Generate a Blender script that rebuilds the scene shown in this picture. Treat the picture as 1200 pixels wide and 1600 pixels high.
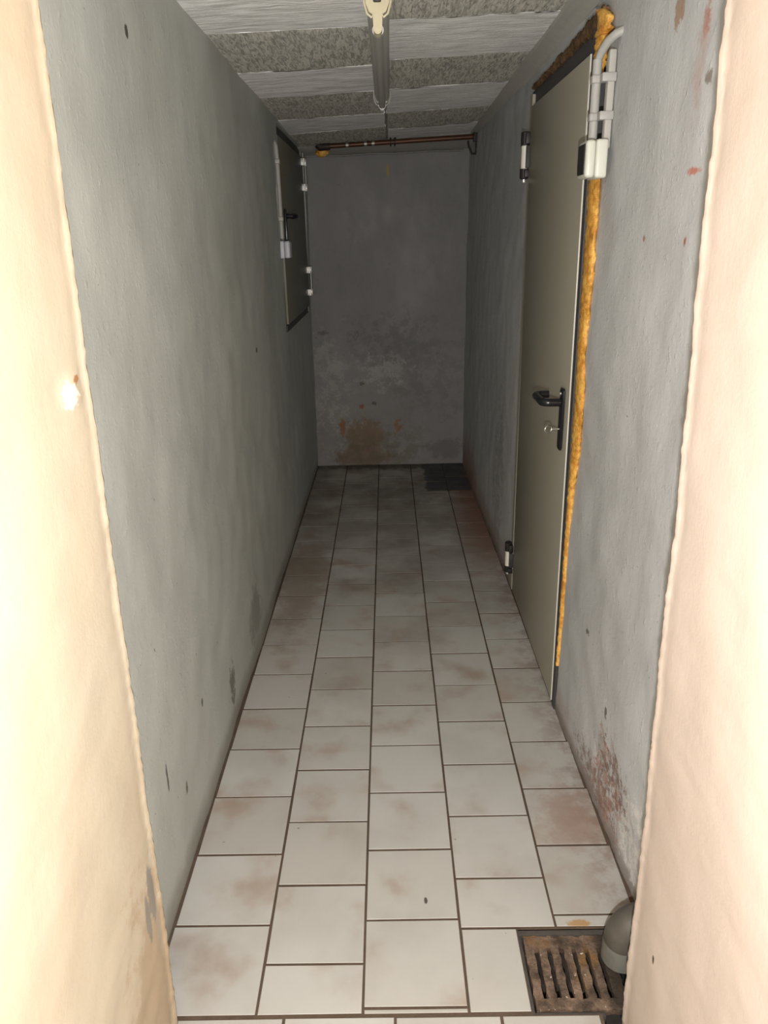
import bpy, bmesh, math, random
from mathutils import Vector, Matrix, noise
random.seed(7)
S = bpy.context.scene
for o in list(bpy.data.objects): bpy.data.objects.remove(o)
C = S.collection

# ------------------------------------------------------------------ camera, world, lights, exposure
CAM_H = 1.42
cam_d = bpy.data.cameras.new('camera'); cam = bpy.data.objects.new('camera', cam_d); C.objects.link(cam)
cam_d.sensor_fit = 'VERTICAL'; cam_d.sensor_height = 36.0; cam_d.lens = 36.0 * 1156.0 / 1600.0
cam_d.clip_start = 0.02
# phone held upright, tipped about 20 degrees down with a slight roll
RX = Vector((0.999786, 0.002432, -0.020543)); RD = Vector((-0.018399, -0.349345, -0.936813)); RF = Vector((-0.009454, 0.936991, -0.349226))
mw = Matrix((RX, -RD, -RF)).transposed().to_4x4(); mw.translation = Vector((0, 0, CAM_H)); cam.matrix_world = mw
S.camera = cam

w = bpy.data.worlds.new('world'); S.world = w; w.use_nodes = True
w.node_tree.nodes['Background'].inputs[0].default_value = (0.9, 0.85, 0.75, 1)
w.node_tree.nodes['Background'].inputs[1].default_value = 0.02

def lamp(name, kind, loc, energy, col, size):
    d = bpy.data.lights.new(name, kind); o = bpy.data.objects.new(name, d); C.objects.link(o)
    o.location = loc; d.energy = energy; d.color = col
    if kind == 'AREA': d.shape = 'RECTANGLE'; d.size, d.size_y = size
    else: d.shadow_soft_size = size
    return o
lamp('phone_flash', 'POINT', (0.02, 0.0, 1.26), 118.0, (1.0, 0.99, 0.965), 0.012)
lamp('warm_fill_lamp', 'AREA', (0.0, -0.55, 2.33), 5.0, (1.0, 0.72, 0.42), (0.5, 0.5))  # unseen lamp behind the camera, added as a weak warm fill

S.view_settings.view_transform = 'Standard'; S.view_settings.look = 'None'
S.view_settings.gamma = 1.0; S.view_settings.use_curve_mapping = False
S.view_settings.exposure = 0.0

# ------------------------------------------------------------------ node helper
class NT:
    def __init__(s, name, rough=0.8, spec=0.5, metal=0.0):
        s.m = bpy.data.materials.new(name); s.m.use_nodes = True
        s.t = s.m.node_tree; s.n = s.t.nodes; s.l = s.t.links
        s.b = s.n['Principled BSDF']
        s.b.inputs['Roughness'].default_value = rough; s.b.inputs['Metallic'].default_value = metal
        s.b.inputs['Specular IOR Level'].default_value = spec
        s.geo = s.n.new('ShaderNodeNewGeometry'); s.tc = s.n.new('ShaderNodeTexCoord'); s.P = s.tc.outputs['Object']
    def put(s, sock, v):
        if isinstance(v, bpy.types.NodeSocket): s.l.new(v, sock)
        elif isinstance(v, (tuple, list)) and len(v) == 3 and sock.type == 'RGBA': sock.default_value = (*v, 1)
        else: sock.default_value = v
    def math(s, op, a, b=0.0, c=0.0, clamp=False):
        n = s.n.new('ShaderNodeMath'); n.operation = op; n.use_clamp = clamp
        s.put(n.inputs[0], a); s.put(n.inputs[1], b); s.put(n.inputs[2], c); return n.outputs[0]
    def vmath(s, op, a, b):
        n = s.n.new('ShaderNodeVectorMath'); n.operation = op; s.put(n.inputs[0], a); s.put(n.inputs[1], b)
        return n.outputs['Value'] if op in ('LENGTH', 'DISTANCE', 'DOT_PRODUCT') else n.outputs[0]
    def noise(s, scale, detail=4.0, rough=0.55, stretch=None, offset=None, dist=0.0):
        v = s.P
        if stretch: v = s.vmath('MULTIPLY', v, stretch)
        if offset: v = s.vmath('ADD', v, offset)
        n = s.n.new('ShaderNodeTexNoise'); s.put(n.inputs['Vector'], v); n.inputs['Scale'].default_value = scale
        n.inputs['Detail'].default_value = detail; n.inputs['Roughness'].default_value = rough
        n.inputs['Distortion'].default_value = dist
        return n.outputs['Fac']
    def ramp(s, v, lo, hi, a=0.0, b=1.0):
        n = s.n.new('ShaderNodeMapRange'); n.interpolation_type = 'SMOOTHSTEP'
        s.put(n.inputs[0], v); s.put(n.inputs[1], lo); s.put(n.inputs[2], hi); s.put(n.inputs[3], a); s.put(n.inputs[4], b)
        return n.outputs[0]
    def mix(s, f, a, b):
        n = s.n.new('ShaderNodeMix'); n.data_type = 'RGBA'; s.put(n.inputs[0], f); s.put(n.inputs[6], a); s.put(n.inputs[7], b)
        return n.outputs[2]
    def blob(s, c, r, rag=0.5, nscale=18.0, soft=0.25):
        """irregular patch of wear: 1 inside, 0 outside; c centre, r radii in metres"""
        d = s.vmath('SUBTRACT', s.P, c); d = s.vmath('DIVIDE', d, r)
        L = s.vmath('LENGTH', d, (0, 0, 0))
        small = min(r)
        n = s.noise(max(nscale, 0.55 / small), 6.0, 0.75)
        L = s.math('ADD', L, s.math('MULTIPLY', s.math('SUBTRACT', n, 0.5), rag * (7 if small < 0.035 else 5)))
        return s.ramp(L, 1.0 - soft, 1.0 + soft, 1.0, 0.0)
    def bump(s, h, strength=0.5, dist=0.002, prev=None):
        n = s.n.new('ShaderNodeBump'); n.inputs['Strength'].default_value = strength; n.inputs['Distance'].default_value = dist
        s.put(n.inputs['Height'], h)
        if prev: s.l.new(prev, n.inputs['Normal'])
        return n.outputs[0]
    def done(s, col, normal=None, rough=None):
        s.put(s.b.inputs['Base Color'], col)
        if normal: s.l.new(normal, s.b.inputs['Normal'])
        if rough is not None: s.put(s.b.inputs['Roughness'], rough)
        return s.m
    def sep(s):
        n = s.n.new('ShaderNodeSeparateXYZ'); s.l.new(s.P, n.inputs[0]); return n.outputs

def hexc(r, g, b):
    f = lambda c: (c / 255 / 12.92) if c / 255 <= 0.04045 else ((c / 255 + 0.055) / 1.055) ** 2.4
    return (f(r), f(g), f(b))
def plain(name, col, rough=0.5, metal=0.0, var=0.12, nscale=40.0, spec=0.5, bump=0.15, bscale=300):
    t = NT(name, rough, spec, metal)
    dark = tuple(c * (1 - var) for c in col); lite = tuple(min(1, c * (1 + var)) for c in col)
    cl = t.mix(t.noise(nscale, 5), dark, lite)
    nm = t.bump(t.noise(bscale, 3), bump, 0.0008)
    return t.done(cl, nm)

# ---- painted plaster of the passage
def plaster(name, base, marks, fine=1.0, seed=0.0, streak=0.07):
    t = NT(name, 0.62, 0.35)
    big = t.noise(1.6, 5, 0.6, offset=(seed, seed, 0)); mid = t.noise(9, 5, 0.6, stretch=(1, 1, 0.45), offset=(seed, 0, 0))
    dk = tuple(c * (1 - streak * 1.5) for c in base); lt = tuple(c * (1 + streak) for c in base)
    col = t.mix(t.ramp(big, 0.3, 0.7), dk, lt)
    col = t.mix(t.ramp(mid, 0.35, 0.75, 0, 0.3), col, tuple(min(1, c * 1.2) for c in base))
    # tiny dark pits and pale flecks
    pit = t.ramp(t.noise(70, 2, 0.5, offset=(seed, 3, 0)), 0.745, 0.775)
    col = t.mix(t.math('MULTIPLY', pit, 0.7), col, (0.10, 0.095, 0.085))
    fl = t.ramp(t.noise(55, 2, 0.5, offset=(9, seed, 4)), 0.75, 0.79)
    col = t.mix(t.math('MULTIPLY', fl, 0.5), col, tuple(min(1, c * 1.5) for c in base))
    for (c, r, rag, ns, soft, colr, amt) in marks:
        fac = t.math('MULTIPLY', t.blob(c, r, rag, ns, soft), amt)
        if rag >= 0.7: fac = t.math('MULTIPLY', fac, t.ramp(t.noise(15 if name == 'end_plaster' else 42, 7, 0.72, offset=(ns * 0.1, 0, 0)), 0.44, 0.54))
        col = t.mix(fac, col, colr)
    n1 = t.bump(t.noise(26, 6, 0.62, stretch=(1, 1, 0.55)), 0.35 * fine, 0.004)
    n1 = t.bump(t.ramp(t.noise(48, 3, 0.6), 0.55, 0.8), 0.30 * fine, 0.003, n1)
    n2 = t.bump(t.noise(170, 4, 0.7), 0.35 * fine, 0.0012, n1)
    return t.done(col, n2, t.ramp(mid, 0.3, 0.7, 0.5, 0.75))

BRICK = (0.36, 0.11, 0.06); DIRT = (0.10, 0.085, 0.07); OCHRE = (0.20, 0.12, 0.065); GREEN = (0.115, 0.115, 0.075)
m_left = plaster('left_plaster', (0.43, 0.447, 0.42), [
    ((-0.5, 1.9, 0.0), (0.4, 3.5, 0.055), 0.25, 9, 0.6, (0.17, 0.15, 0.12), 0.55),
    ((-0.49, 1.598, 1.786), (0.05, 0.010, 0.012), 0.25, 60, 0.2, (0.05, 0.04, 0.03), 0.95),
    ((-0.49, 2.717, 1.043), (0.05, 0.016, 0.009), 0.25, 60, 0.2, (0.05, 0.04, 0.03), 0.9),
    ((-0.49, 1.30, 0.33), (0.05, 0.005, 0.035), 0.35, 60, 0.3, (0.05, 0.045, 0.04), 0.85),
    ((-0.49, 1.42, 0.20), (0.05, 0.007, 0.02), 0.35, 60, 0.3, (0.05, 0.045, 0.04), 0.8),
    ((-0.49, 1.95, 0.14), (0.05, 0.03, 0.06), 0.55, 30, 0.3, (0.11, 0.10, 0.085), 0.75),
    ((-0.49, 2.35, 0.16), (0.05, 0.10, 0.10), 0.6, 24, 0.4, (0.16, 0.13, 0.11), 0.5),
    ((-0.49, 1.62, 0.30), (0.05, 0.009, 0.012), 0.35, 60, 0.3, (0.05, 0.045, 0.04), 0.8),
], 0.75, 3.0)
m_right = plaster('right_plaster', (0.475, 0.482, 0.492), [
    ((0.53, 3.6, 0.0), (0.4, 2.0, 0.10), 0.35, 8, 0.5, (0.26, 0.12, 0.08), 0.45),
    ((0.53, 4.35, 0.06), (0.4, 0.35, 0.16), 0.4, 9, 0.5, (0.30, 0.12, 0.07), 0.5),
    ((0.53, 2.2, 0.0), (0.4, 3.0, 0.035), 0.25, 9, 0.6, (0.16, 0.12, 0.09), 0.6),
    ((0.52, 1.545, 1.80), (0.05, 0.022, 0.040), 0.35, 30, 0.12, (0.34, 0.24, 0.18), 0.95),
    ((0.52, 1.425, 1.745), (0.05, 0.014, 0.030), 0.5, 30, 0.4, BRICK, 0.6),
    ((0.52, 1.43, 1.68), (0.05, 0.02, 0.07), 0.6, 24, 0.6, (0.42, 0.22, 0.17), 0.35),
    ((0.52, 1.39, 1.655), (0.05, 0.012, 0.012), 0.5, 40, 0.3, (0.16, 0.10, 0.07), 0.7),
    ((0.52, 1.41, 1.515), (0.05, 0.026, 0.006), 0.45, 40, 0.4, (0.50, 0.14, 0.08), 0.8),
    ((0.52, 1.41, 1.40), (0.05, 0.006, 0.008), 0.35, 40, 0.3, BRICK, 0.9),
    ((0.52, 1.62, 1.405), (0.05, 0.006, 0.006), 0.35, 40, 0.3, BRICK, 0.8),
    ((0.525, 1.50, 0.13), (0.10, 0.10, 0.11), 0.85, 26, 0.16, (0.40, 0.25, 0.21), 0.85),
    ((0.525, 1.58, 0.07), (0.10, 0.16, 0.05), 0.85, 30, 0.2, (0.24, 0.16, 0.13), 0.8),
    ((0.525, 1.46, 0.17), (0.10, 0.10, 0.06), 0.95, 34, 0.10, (0.19, 0.12, 0.10), 0.8),
    ((0.525, 1.30, 0.13), (0.10, 0.10, 0.10), 0.8, 30, 0.16, (0.70, 0.68, 0.66), 0.8),
    ((0.525, 3.3, 0.35), (0.10, 0.14, 0.35), 0.85, 18, 0.2, (0.16, 0.15, 0.14), 0.40),
    ((0.525, 1.74, 0.42), (0.10, 0.012, 0.008), 0.5, 30, 0.2, DIRT, 0.8),
    ((0.525, 1.55, 0.30), (0.10, 0.008, 0.018), 0.5, 40, 0.2, DIRT, 0.85),
], 1.25, 11.0)
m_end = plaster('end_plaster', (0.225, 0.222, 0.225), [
    ((-0.15, 4.72, 0.22), (0.30, 0.3, 0.34), 0.7, 8, 0.35, (0.25, 0.245, 0.215), 0.6),
    ((-0.16, 4.72, 0.20), (0.135, 0.3, 0.10), 0.55, 15, 0.25, OCHRE, 0.75),
    ((-0.17, 4.72, 0.06), (0.20, 0.3, 0.08), 0.5, 14, 0.3, (0.16, 0.10, 0.065), 0.7),
    ((-0.10, 4.72, 0.10), (0.28, 0.3, 0.12), 0.7, 16, 0.4, GREEN, 0.45),
    ((-0.305, 4.72, 0.255), (0.018, 0.3, 0.05), 0.5, 30, 0.2, (0.26, 0.11, 0.04), 0.85),
    ((0.057, 4.72, 0.265), (0.028, 0.3, 0.04), 0.7, 30, 0.2, (0.25, 0.12, 0.05), 0.8),
    ((-0.177, 4.72, 0.392), (0.018, 0.3, 0.014), 0.5, 40, 0.2, (0.26, 0.08, 0.04), 0.9),
    ((-0.098, 4.72, 0.411), (0.014, 0.3, 0.012), 0.5, 40, 0.2, DIRT, 0.8),
    ((-0.17, 4.72, 0.54), (0.013, 0.3, 0.012), 0.5, 40, 0.2, DIRT, 0.8),
    ((-0.40, 4.72, 0.86), (0.030, 0.3, 0.012), 0.5, 24, 0.3, DIRT, 0.55),
    ((-0.25, 4.72, 0.84), (0.045, 0.3, 0.030), 1.1, 20, 0.15, DIRT, 0.5),
    ((0.02, 4.72, 0.80), (0.28, 0.3, 0.14), 0.9, 10, 0.5, (0.13, 0.125, 0.12), 0.5),
    ((-0.02, 4.72, 0.62), (0.14, 0.3, 0.10), 0.9, 14, 0.4, (0.36, 0.355, 0.34), 0.75),
    ((-0.38, 4.72, 0.50), (0.14, 0.3, 0.30), 1.0, 10, 0.4, (0.33, 0.325, 0.31), 0.7),
    ((0.36, 4.72, 0.10), (0.10, 0.3, 0.07), 0.6, 16, 0.4, (0.13, 0.125, 0.125), 0.6),
    ((0.25, 4.72, 0.55), (0.25, 0.3, 0.25), 0.9, 8, 0.6, (0.16, 0.16, 0.165), 0.5),
    ((0.017, 4.72, 1.777), (0.007, 0.3, 0.036), 0.12, 60, 0.25, (0.36, 0.27, 0.06), 0.9),
], 0.9, 21.0, 0.08)

def jamb_mat(name, base, tone, marks, seed):
    t = NT(name, 0.6, 0.3)
    col = t.mix(t.ramp(t.noise(3.0, 5, 0.6, offset=(seed, 0, 0)), 0.3, 0.7), tone, base)
    col = t.mix(t.ramp(t.noise(14, 5, 0.7, stretch=(1, 1, 0.35), offset=(0, seed, 0)), 0.55, 0.75, 0, 0.2), col, tuple(min(1, c * 1.15) for c in base))
    for (c, r, rag, ns, soft, colr, amt) in marks:
        col = t.mix(t.math('MULTIPLY', t.blob(c, r, rag, ns, soft), amt), col, colr)
    n1 = t.bump(t.noise(9, 6, 0.6, stretch=(1, 1, 0.5), offset=(seed, 0, 0)), 0.28, 0.005)
    n2 = t.bump(t.noise(120, 4, 0.7), 0.3, 0.0012, n1)
    return t.done(col, n2)
m_jamb_l = jamb_mat('cream_plaster', (0.52, 0.46, 0.36), (0.51, 0.425, 0.32), [
    ((-0.42, 0.93, 0.16), (0.06, 0.11, 0.26), 0.7, 12, 0.3, (0.42, 0.315, 0.21), 0.75),
    ((-0.42, 0.955, 0.375), (0.06, 0.016, 0.055), 0.28, 26, 0.15, (0.24, 0.225, 0.21), 0.85),
    ((-0.42, 0.930, 0.345), (0.06, 0.009, 0.05), 0.22, 26, 0.15, (0.24, 0.225, 0.21), 0.85),
    ((-0.42, 0.965, 0.275), (0.06, 0.009, 0.045), 0.22, 26, 0.15, (0.42, 0.37, 0.32), 0.8),
    ((-0.42, 0.945, 1.256), (0.06, 0.012, 0.007), 0.1, 30, 0.15, (0.35, 0.17, 0.07), 0.95),
    ((-0.42, 0.925, 1.238), (0.06, 0.022, 0.016), 0.4, 30, 0.2, (0.95, 0.90, 0.80), 0.9),
], 2.0)
m_jamb_r = jamb_mat('peach_plaster', (0.53, 0.45, 0.395), (0.515, 0.425, 0.365), [
    ((0.42, 1.0, 0.632), (0.06, 0.010, 0.016), 0.5, 40, 0.2, (0.16, 0.12, 0.07), 0.9),
    ((0.42, 0.893, 0.285), (0.06, 0.004, 0.008), 0.2, 60, 0.2, (0.06, 0.04, 0.03), 0.95),
], 7.0)

# ---- ceiling panels: felted wood-wool board, grain one way or the other; its lit and shaded look painted into base
def panel_mat(name, base, across):
    t = NT(name, 0.75, 0.45)
    st = (7, 150, 20) if across else (110, 16, 20)
    g = t.noise(1.0, 5, 0.65, stretch=st, dist=0.0 if across else 1.2)
    spk = t.ramp(t.noise(95, 3, 0.6), 0.62, 0.72)
    col = t.mix(t.ramp(g, 0.38, 0.58), tuple(c * 0.62 for c in base), tuple(min(1, c * 1.3) for c in base))
    col = t.mix(t.math('MULTIPLY', spk, 0.6), col, tuple(min(1, c * 1.7) for c in base))
    pit = t.ramp(t.noise(22, 2, 0.5), 0.76, 0.79)
    col = t.mix(pit, col, (0.05, 0.045, 0.04))
    nm = t.bump(g, 0.75, 0.005 if across else 0.009)
    nm = t.bump(t.noise(90, 4, 0.7), 0.5, 0.003, nm)
    return t.done(col, nm, 0.6)
m_pan_a = panel_mat('lit_board_cross_grain', (0.93, 0.92, 0.89), True)
m_pan_b = panel_mat('shaded_board_long_grain', (0.56, 0.545, 0.49), False)
m_seam = plain('seam_filler', (0.34, 0.33, 0.30), 0.85, bump=0.6)
m_band = plain('smooth_band_plaster', (0.42, 0.41, 0.38), 0.7, bump=0.5, bscale=90)

# ---- floor tiles
t = NT('glazed_tile', 0.38, 0.5)
ri = t.geo.outputs['Random Per Island']
base = t.mix(ri, (0.375, 0.365, 0.345), (0.43, 0.428, 0.415))
cl = t.noise(5.5, 4, 0.55, dist=0.6)
off = t.n.new('ShaderNodeCombineXYZ'); t.l.new(t.math('MULTIPLY', ri, 37.0), off.inputs[0])
nn = t.n.new('ShaderNodeTexNoise'); nn.inputs['Scale'].default_value = 6.5; nn.inputs['Detail'].default_value = 4
t.l.new(t.vmath('ADD', t.P, off.outputs[0]), nn.inputs['Vector'])
cloud = t.ramp(nn.outputs['Fac'], 0.5, 0.78, 0, 0.8)
base = t.mix(cloud, base, (0.29, 0.22, 0.175))
X, Y, Z = t.sep()
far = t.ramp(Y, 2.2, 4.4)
base = t.mix(t.math('MULTIPLY', far, t.ramp(t.noise(2.6, 5, 0.65), 0.35, 0.6, 0.05, 0.75)), base, (0.13, 0.12, 0.10))          # patchy grime plus light falloff, painted darker towards the far end
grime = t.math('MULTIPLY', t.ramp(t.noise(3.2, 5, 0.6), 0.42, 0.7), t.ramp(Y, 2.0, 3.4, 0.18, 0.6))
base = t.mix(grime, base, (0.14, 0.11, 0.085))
edge = t.math('MULTIPLY', t.ramp(X, 0.27, 0.50), t.ramp(Y, 2.7, 3.7)); edge = t.math('MULTIPLY', edge, 0.75)
base = t.mix(edge, base, (0.20, 0.075, 0.04))
e2 = t.math('MULTIPLY', t.ramp(X, 0.38, 0.53), t.ramp(t.noise(14, 5, 0.65), 0.4, 0.6)); base = t.mix(t.math('MULTIPLY', e2, 0.65), base, (0.20, 0.14, 0.115))
for (c, r, rag, ns, sf, cc, a) in [
    ((0.395, 1.205, 0), (0.022, 0.010, 0.1), 0.35, 40, 0.3, (0.33, 0.18, 0.05), 0.8),
    ((0.063, 1.271, 0), (0.004, 0.009, 0.1), 0.1, 60, 0.2, (0.04, 0.035, 0.03), 0.9),
    ((0.45, 1.52, 0), (0.07, 0.10, 0.1), 0.6, 24, 0.5, (0.27, 0.18, 0.15), 0.5),
    ((-0.40, 3.0, 0), (0.10, 0.45, 0.1), 0.6, 9, 0.5, (0.19, 0.145, 0.11), 0.6),
        ((0.02, 4.68, 0), (0.5, 0.07, 0.1), 0.7, 20, 0.5, (0.06, 0.05, 0.04), 0.8)]:
    base = t.mix(t.math('MULTIPLY', t.blob(c, r, rag, ns, sf), a), base, cc)
wob = t.math('MULTIPLY', t.math('SUBTRACT', t.noise(11, 5, 0.6), 0.5), 0.09)
px = t.ramp(t.math('ADD', t.math('ABSOLUTE', t.math('SUBTRACT', X, 0.345)), wob), 0.125, 0.140, 1, 0)
py = t.ramp(t.math('ADD', t.math('ABSOLUTE', t.math('SUBTRACT', Y, 4.45)), wob), 0.285, 0.315, 1, 0)
base = t.mix(t.math('MULTIPLY', t.math('MULTIPLY', px, py), 0.95), base, (0.055, 0.055, 0.06))     # dark cement patch
sp = t.ramp(t.noise(45, 2, 0.5), 0.765, 0.79); base = t.mix(t.math('MULTIPLY', sp, 0.7), base, (0.10, 0.08, 0.06))
nm = t.bump(t.noise(16, 4, 0.5), 0.15, 0.002); nm = t.bump(t.noise(140, 3, 0.6), 0.12, 0.0008, nm)
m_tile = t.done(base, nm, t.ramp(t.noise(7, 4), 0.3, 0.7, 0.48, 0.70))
t = NT('dirty_grout', 0.9, 0.2)
m_grout = t.done(t.mix(t.noise(22, 5, 0.7), (0.05, 0.036, 0.026), (0.13, 0.095, 0.07)), t.bump(t.noise(160, 4, 0.7), 0.7, 0.002))

m_rust = None
t = NT('rusty_cast_iron', 0.75, 0.4, 0.15)
c1 = t.mix(t.ramp(t.noise(28, 6, 0.7), 0.3, 0.7), (0.055, 0.038, 0.028), (0.24, 0.165, 0.12))
c1 = t.mix(t.ramp(t.noise(14, 4, 0.6, offset=(4, 0, 0)), 0.52, 0.72), c1, (0.19, 0.105, 0.04))
c1 = t.mix(t.ramp(t.noise(90, 2, 0.5), 0.68, 0.74), c1, (0.55, 0.50, 0.42))
xx, yy, zz = t.sep()
c1 = t.mix(t.math('MULTIPLY', t.ramp(t.math('ADD', xx, t.math('MULTIPLY', t.noise(30, 5, 0.7), 0.05)), 0.430, 0.458), 0.9), c1, (0.03, 0.022, 0.016))
m_rust = t.done(c1, t.bump(t.noise(75, 6, 0.75), 1.0, 0.005))
m_pit = plain('pit_mud', (0.035, 0.028, 0.022), 0.8, var=0.5, bump=1.0, bscale=60)
m_pitrim = plain('pit_mortar', (0.050, 0.045, 0.040), 0.9, var=0.5, bump=1.0, bscale=80)

m_leaf = plain('beige_door_enamel', (0.335, 0.315, 0.255), 0.42, var=0.05, nscale=4, bump=0.05)
m_leaf_edge = plain('lit_door_edge', (0.62, 0.60, 0.55), 0.35, var=0.05)
m_frame_dk = plain('dark_frame_gap_shade', (0.045, 0.043, 0.045), 0.6, var=0.25)
m_frame_lt = plain('beige_frame_steel', (0.34, 0.32, 0.27), 0.5, var=0.1)
m_black = plain('black_nylon', (0.008, 0.008, 0.011), 0.22, var=0.1, bump=0.03)
m_hblack = plain('black_hinge_cap', (0.018, 0.014, 0.015), 0.5, var=0.2)
m_hwhite = plain('white_hinge_sleeve', (0.80, 0.78, 0.70), 0.4, var=0.06)
m_chrome = plain('bright_zinc', (0.95, 0.95, 0.93), 0.42, 0.85, var=0.05, bump=0.02)
m_zinc_dull = plain('dull_pin_steel', (0.30, 0.30, 0.27), 0.4, 0.6, var=0.1)
t = NT('cured_foam', 0.55, 0.5)
m_foam = t.done(t.mix(t.ramp(t.noise(35, 5, 0.7), 0.35, 0.68), (0.52, 0.21, 0.025), (0.86, 0.50, 0.11)), t.bump(t.noise(60, 5, 0.65), 0.9, 0.006))
t = NT('aged_brown_foam', 0.75, 0.3)
m_foam_dk = t.done(t.mix(t.ramp(t.noise(40, 5, 0.7), 0.35, 0.7), (0.06, 0.035, 0.018), (0.23, 0.13, 0.06)), t.bump(t.noise(70, 5, 0.65), 1.0, 0.006))
m_conduit = plain('grey_pvc_conduit', (0.375, 0.37, 0.355), 0.5, var=0.14)
m_thin = plain('painted_thin_pipe', (0.21, 0.205, 0.21), 0.6, var=0.2)
m_box = plain('white_switch_plastic', (0.62, 0.63, 0.56), 0.35, var=0.05, bump=0.05)
m_box_blue = plain('cool_white_switch_plastic', (0.50, 0.50, 0.56), 0.4, var=0.05, bump=0.05)
m_cream = plain('cream_lampholder_plastic', (0.60, 0.54, 0.38), 0.45, var=0.05, bump=0.05)
m_channel = plain('grey_batten_steel', (0.42, 0.415, 0.385), 0.6, 0.0, var=0.12)
m_tube = plain('dull_tube_glass', (0.36, 0.355, 0.325), 0.35, var=0.06, nscale=12, bump=0.02)
m_cap = plain('aluminium_tube_cap', (0.75, 0.74, 0.70), 0.3, 0.6, var=0.05)
m_copper = plain('tarnished_copper', (0.085, 0.034, 0.018), 0.42, 0.4, var=0.45, nscale=30, bump=0.3)
m_iron = plain('dark_iron', (0.03, 0.024, 0.020), 0.6, 0.4, var=0.4)
m_pvc = plain('grey_waste_pvc', (0.075, 0.068, 0.058), 0.45, var=0.4, nscale=25, bump=0.3)
m_pvc_lt = plain('pale_waste_socket', (0.14, 0.14, 0.125), 0.45, var=0.35, nscale=25, bump=0.2)
m_room = plain('cream_room_plaster', (0.72, 0.62, 0.46), 0.8, var=0.06, nscale=3)
m_key = plain('key_steel', (0.62, 0.60, 0.56), 0.25, 0.9, var=0.1)

# ------------------------------------------------------------------ mesh helpers
def finish(bm, name, mat, parent=None, smooth=False, angle=40):
    me = bpy.data.meshes.new(name); bm.normal_update(); bm.to_mesh(me); bm.free()
    o = bpy.data.objects.new(name, me); C.objects.link(o)
    for m in (mat if isinstance(mat, (list, tuple)) else [mat]): me.materials.append(m)
    if smooth:
        for p in me.polygons: p.use_smooth = True
        me.set_sharp_from_angle(angle=math.radians(angle))
    if parent is not None:
        o.parent = parent; o.matrix_parent_inverse = Matrix.Translation(parent.location).inverted()
    return o
def struct(o, label, cat):
    o['kind'] = 'structure'; o['label'] = label; o['category'] = cat; return o
def tag(o, label, cat, group=None):
    o['label'] = label; o['category'] = cat
    if group: o['group'] = group
    return o
def empty(name, loc):
    o = bpy.data.objects.new(name, None); C.objects.link(o); o.location = loc; o.empty_display_size = 0.05; return o
def box(bm, a, b, bev=0.0, seg=2, mi=0):
    a = Vector(a); b = Vector(b)
    r = bmesh.ops.create_cube(bm, size=1.0)
    vs = r['verts']
    for v in vs: v.co = Vector(((a.x + b.x) / 2 + v.co.x * (b.x - a.x), (a.y + b.y) / 2 + v.co.y * (b.y - a.y), (a.z + b.z) / 2 + v.co.z * (b.z - a.z)))
    fs = set(f for v in vs for f in v.link_faces)
    for f in fs: f.material_index = mi
    if bev > 0:
        es = list(set(e for f in fs for e in f.edges))
        bmesh.ops.bevel(bm, geom=es, offset=bev, segments=seg, profile=0.5, affect='EDGES')
def tube(bm, pts, rad, seg=16, cap=True, mi=0):
    pts = [Vector(p) for p in pts]; n = len(pts)
    rad = rad if isinstance(rad, (list, tuple)) else [rad] * n
    rings = []; up = None
    for i, p in enumerate(pts):
        d = (pts[min(i + 1, n - 1)] - pts[max(i - 1, 0)]).normalized()
        if up is None:
            up = Vector((0, 0, 1)) if abs(d.z) < 0.9 else Vector((0, 1, 0))
        u = (up - d * up.dot(d)).normalized(); up = u; v = d.cross(u)
        rings.append([bm.verts.new(p + (u * math.cos(2 * math.pi * k / seg) + v * math.sin(2 * math.pi * k / seg)) * rad[i]) for k in range(seg)])
    for i in range(n - 1):
        for k in range(seg):
            f = bm.faces.new((rings[i][k], rings[i][(k + 1) % seg], rings[i + 1][(k + 1) % seg], rings[i + 1][k])); f.material_index = mi
    if cap:
        bm.faces.new(list(reversed(rings[0]))).material_index = mi; bm.faces.new(rings[-1]).material_index = mi
    return rings
def arc(c, r, a0, a1, n, ax=(1, 0, 0), ay=(0, 0, 1)):
    c = Vector(c); ax = Vector(ax); ay = Vector(ay)
    return [c + ax * r * math.cos(math.radians(a0 + (a1 - a0) * i / n)) + ay * r * math.sin(math.radians(a0 + (a1 - a0) * i / n)) for i in range(n + 1)]
def lerp(a, b, t): return a + (b - a) * t
def pw(tab, y):
    if y <= tab[0][0]: return tab[0][1]
    for (y0, x0), (y1, x1) in zip(tab, tab[1:]):
        if y <= y1: return lerp(x0, x1, (y - y0) / (y1 - y0))
    return tab[-1][1]
def nz(p, s, amp, off=0.0): return noise.noise(Vector(p) * s + Vector((off, off * 1.7, off * 0.3))) * amp

# ------------------------------------------------------------------ the passage shell
LX = [(1.0, -0.502), (4.72, -0.480)]
RX_ = [(1.0, 0.534), (1.275, 0.529), (1.98, 0.512), (2.87, 0.507), (4.72, 0.479)]
END_Y = 4.72
def xl(y, z): return pw(LX, y) + 0.0125 * z + nz((0, y, z), 2.2, 0.006) + nz((0, y, z), 9, 0.0022, 5) + nz((0, y, z), 35, 0.0006, 9)
def xr(y, z):
    v = pw(RX_, y) + 0.006 * z - nz((1, y, z), 2.4, 0.006, 20) - nz((1, y, z), 10, 0.0035, 25) - nz((1, y, z), 38, 0.0012, 29)
    if z < 0.4 and y < 1.9:   # rendering blown off near the floor
        v += 0.010 * max(0, 1 - ((y - 1.5) / 0.22) ** 2 - ((z - 0.12) / 0.16) ** 2) * (0.5 + noise.noise(Vector((3, y * 30, z * 30))))
    return v
def ceil_z(x, y):
    s = (y - 1.2) / 3.52; tt = (x + 0.48) / 0.97
    z = lerp(lerp(1.96, 1.975, tt), lerp(1.875, 1.935, tt), s)
    return z
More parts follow.
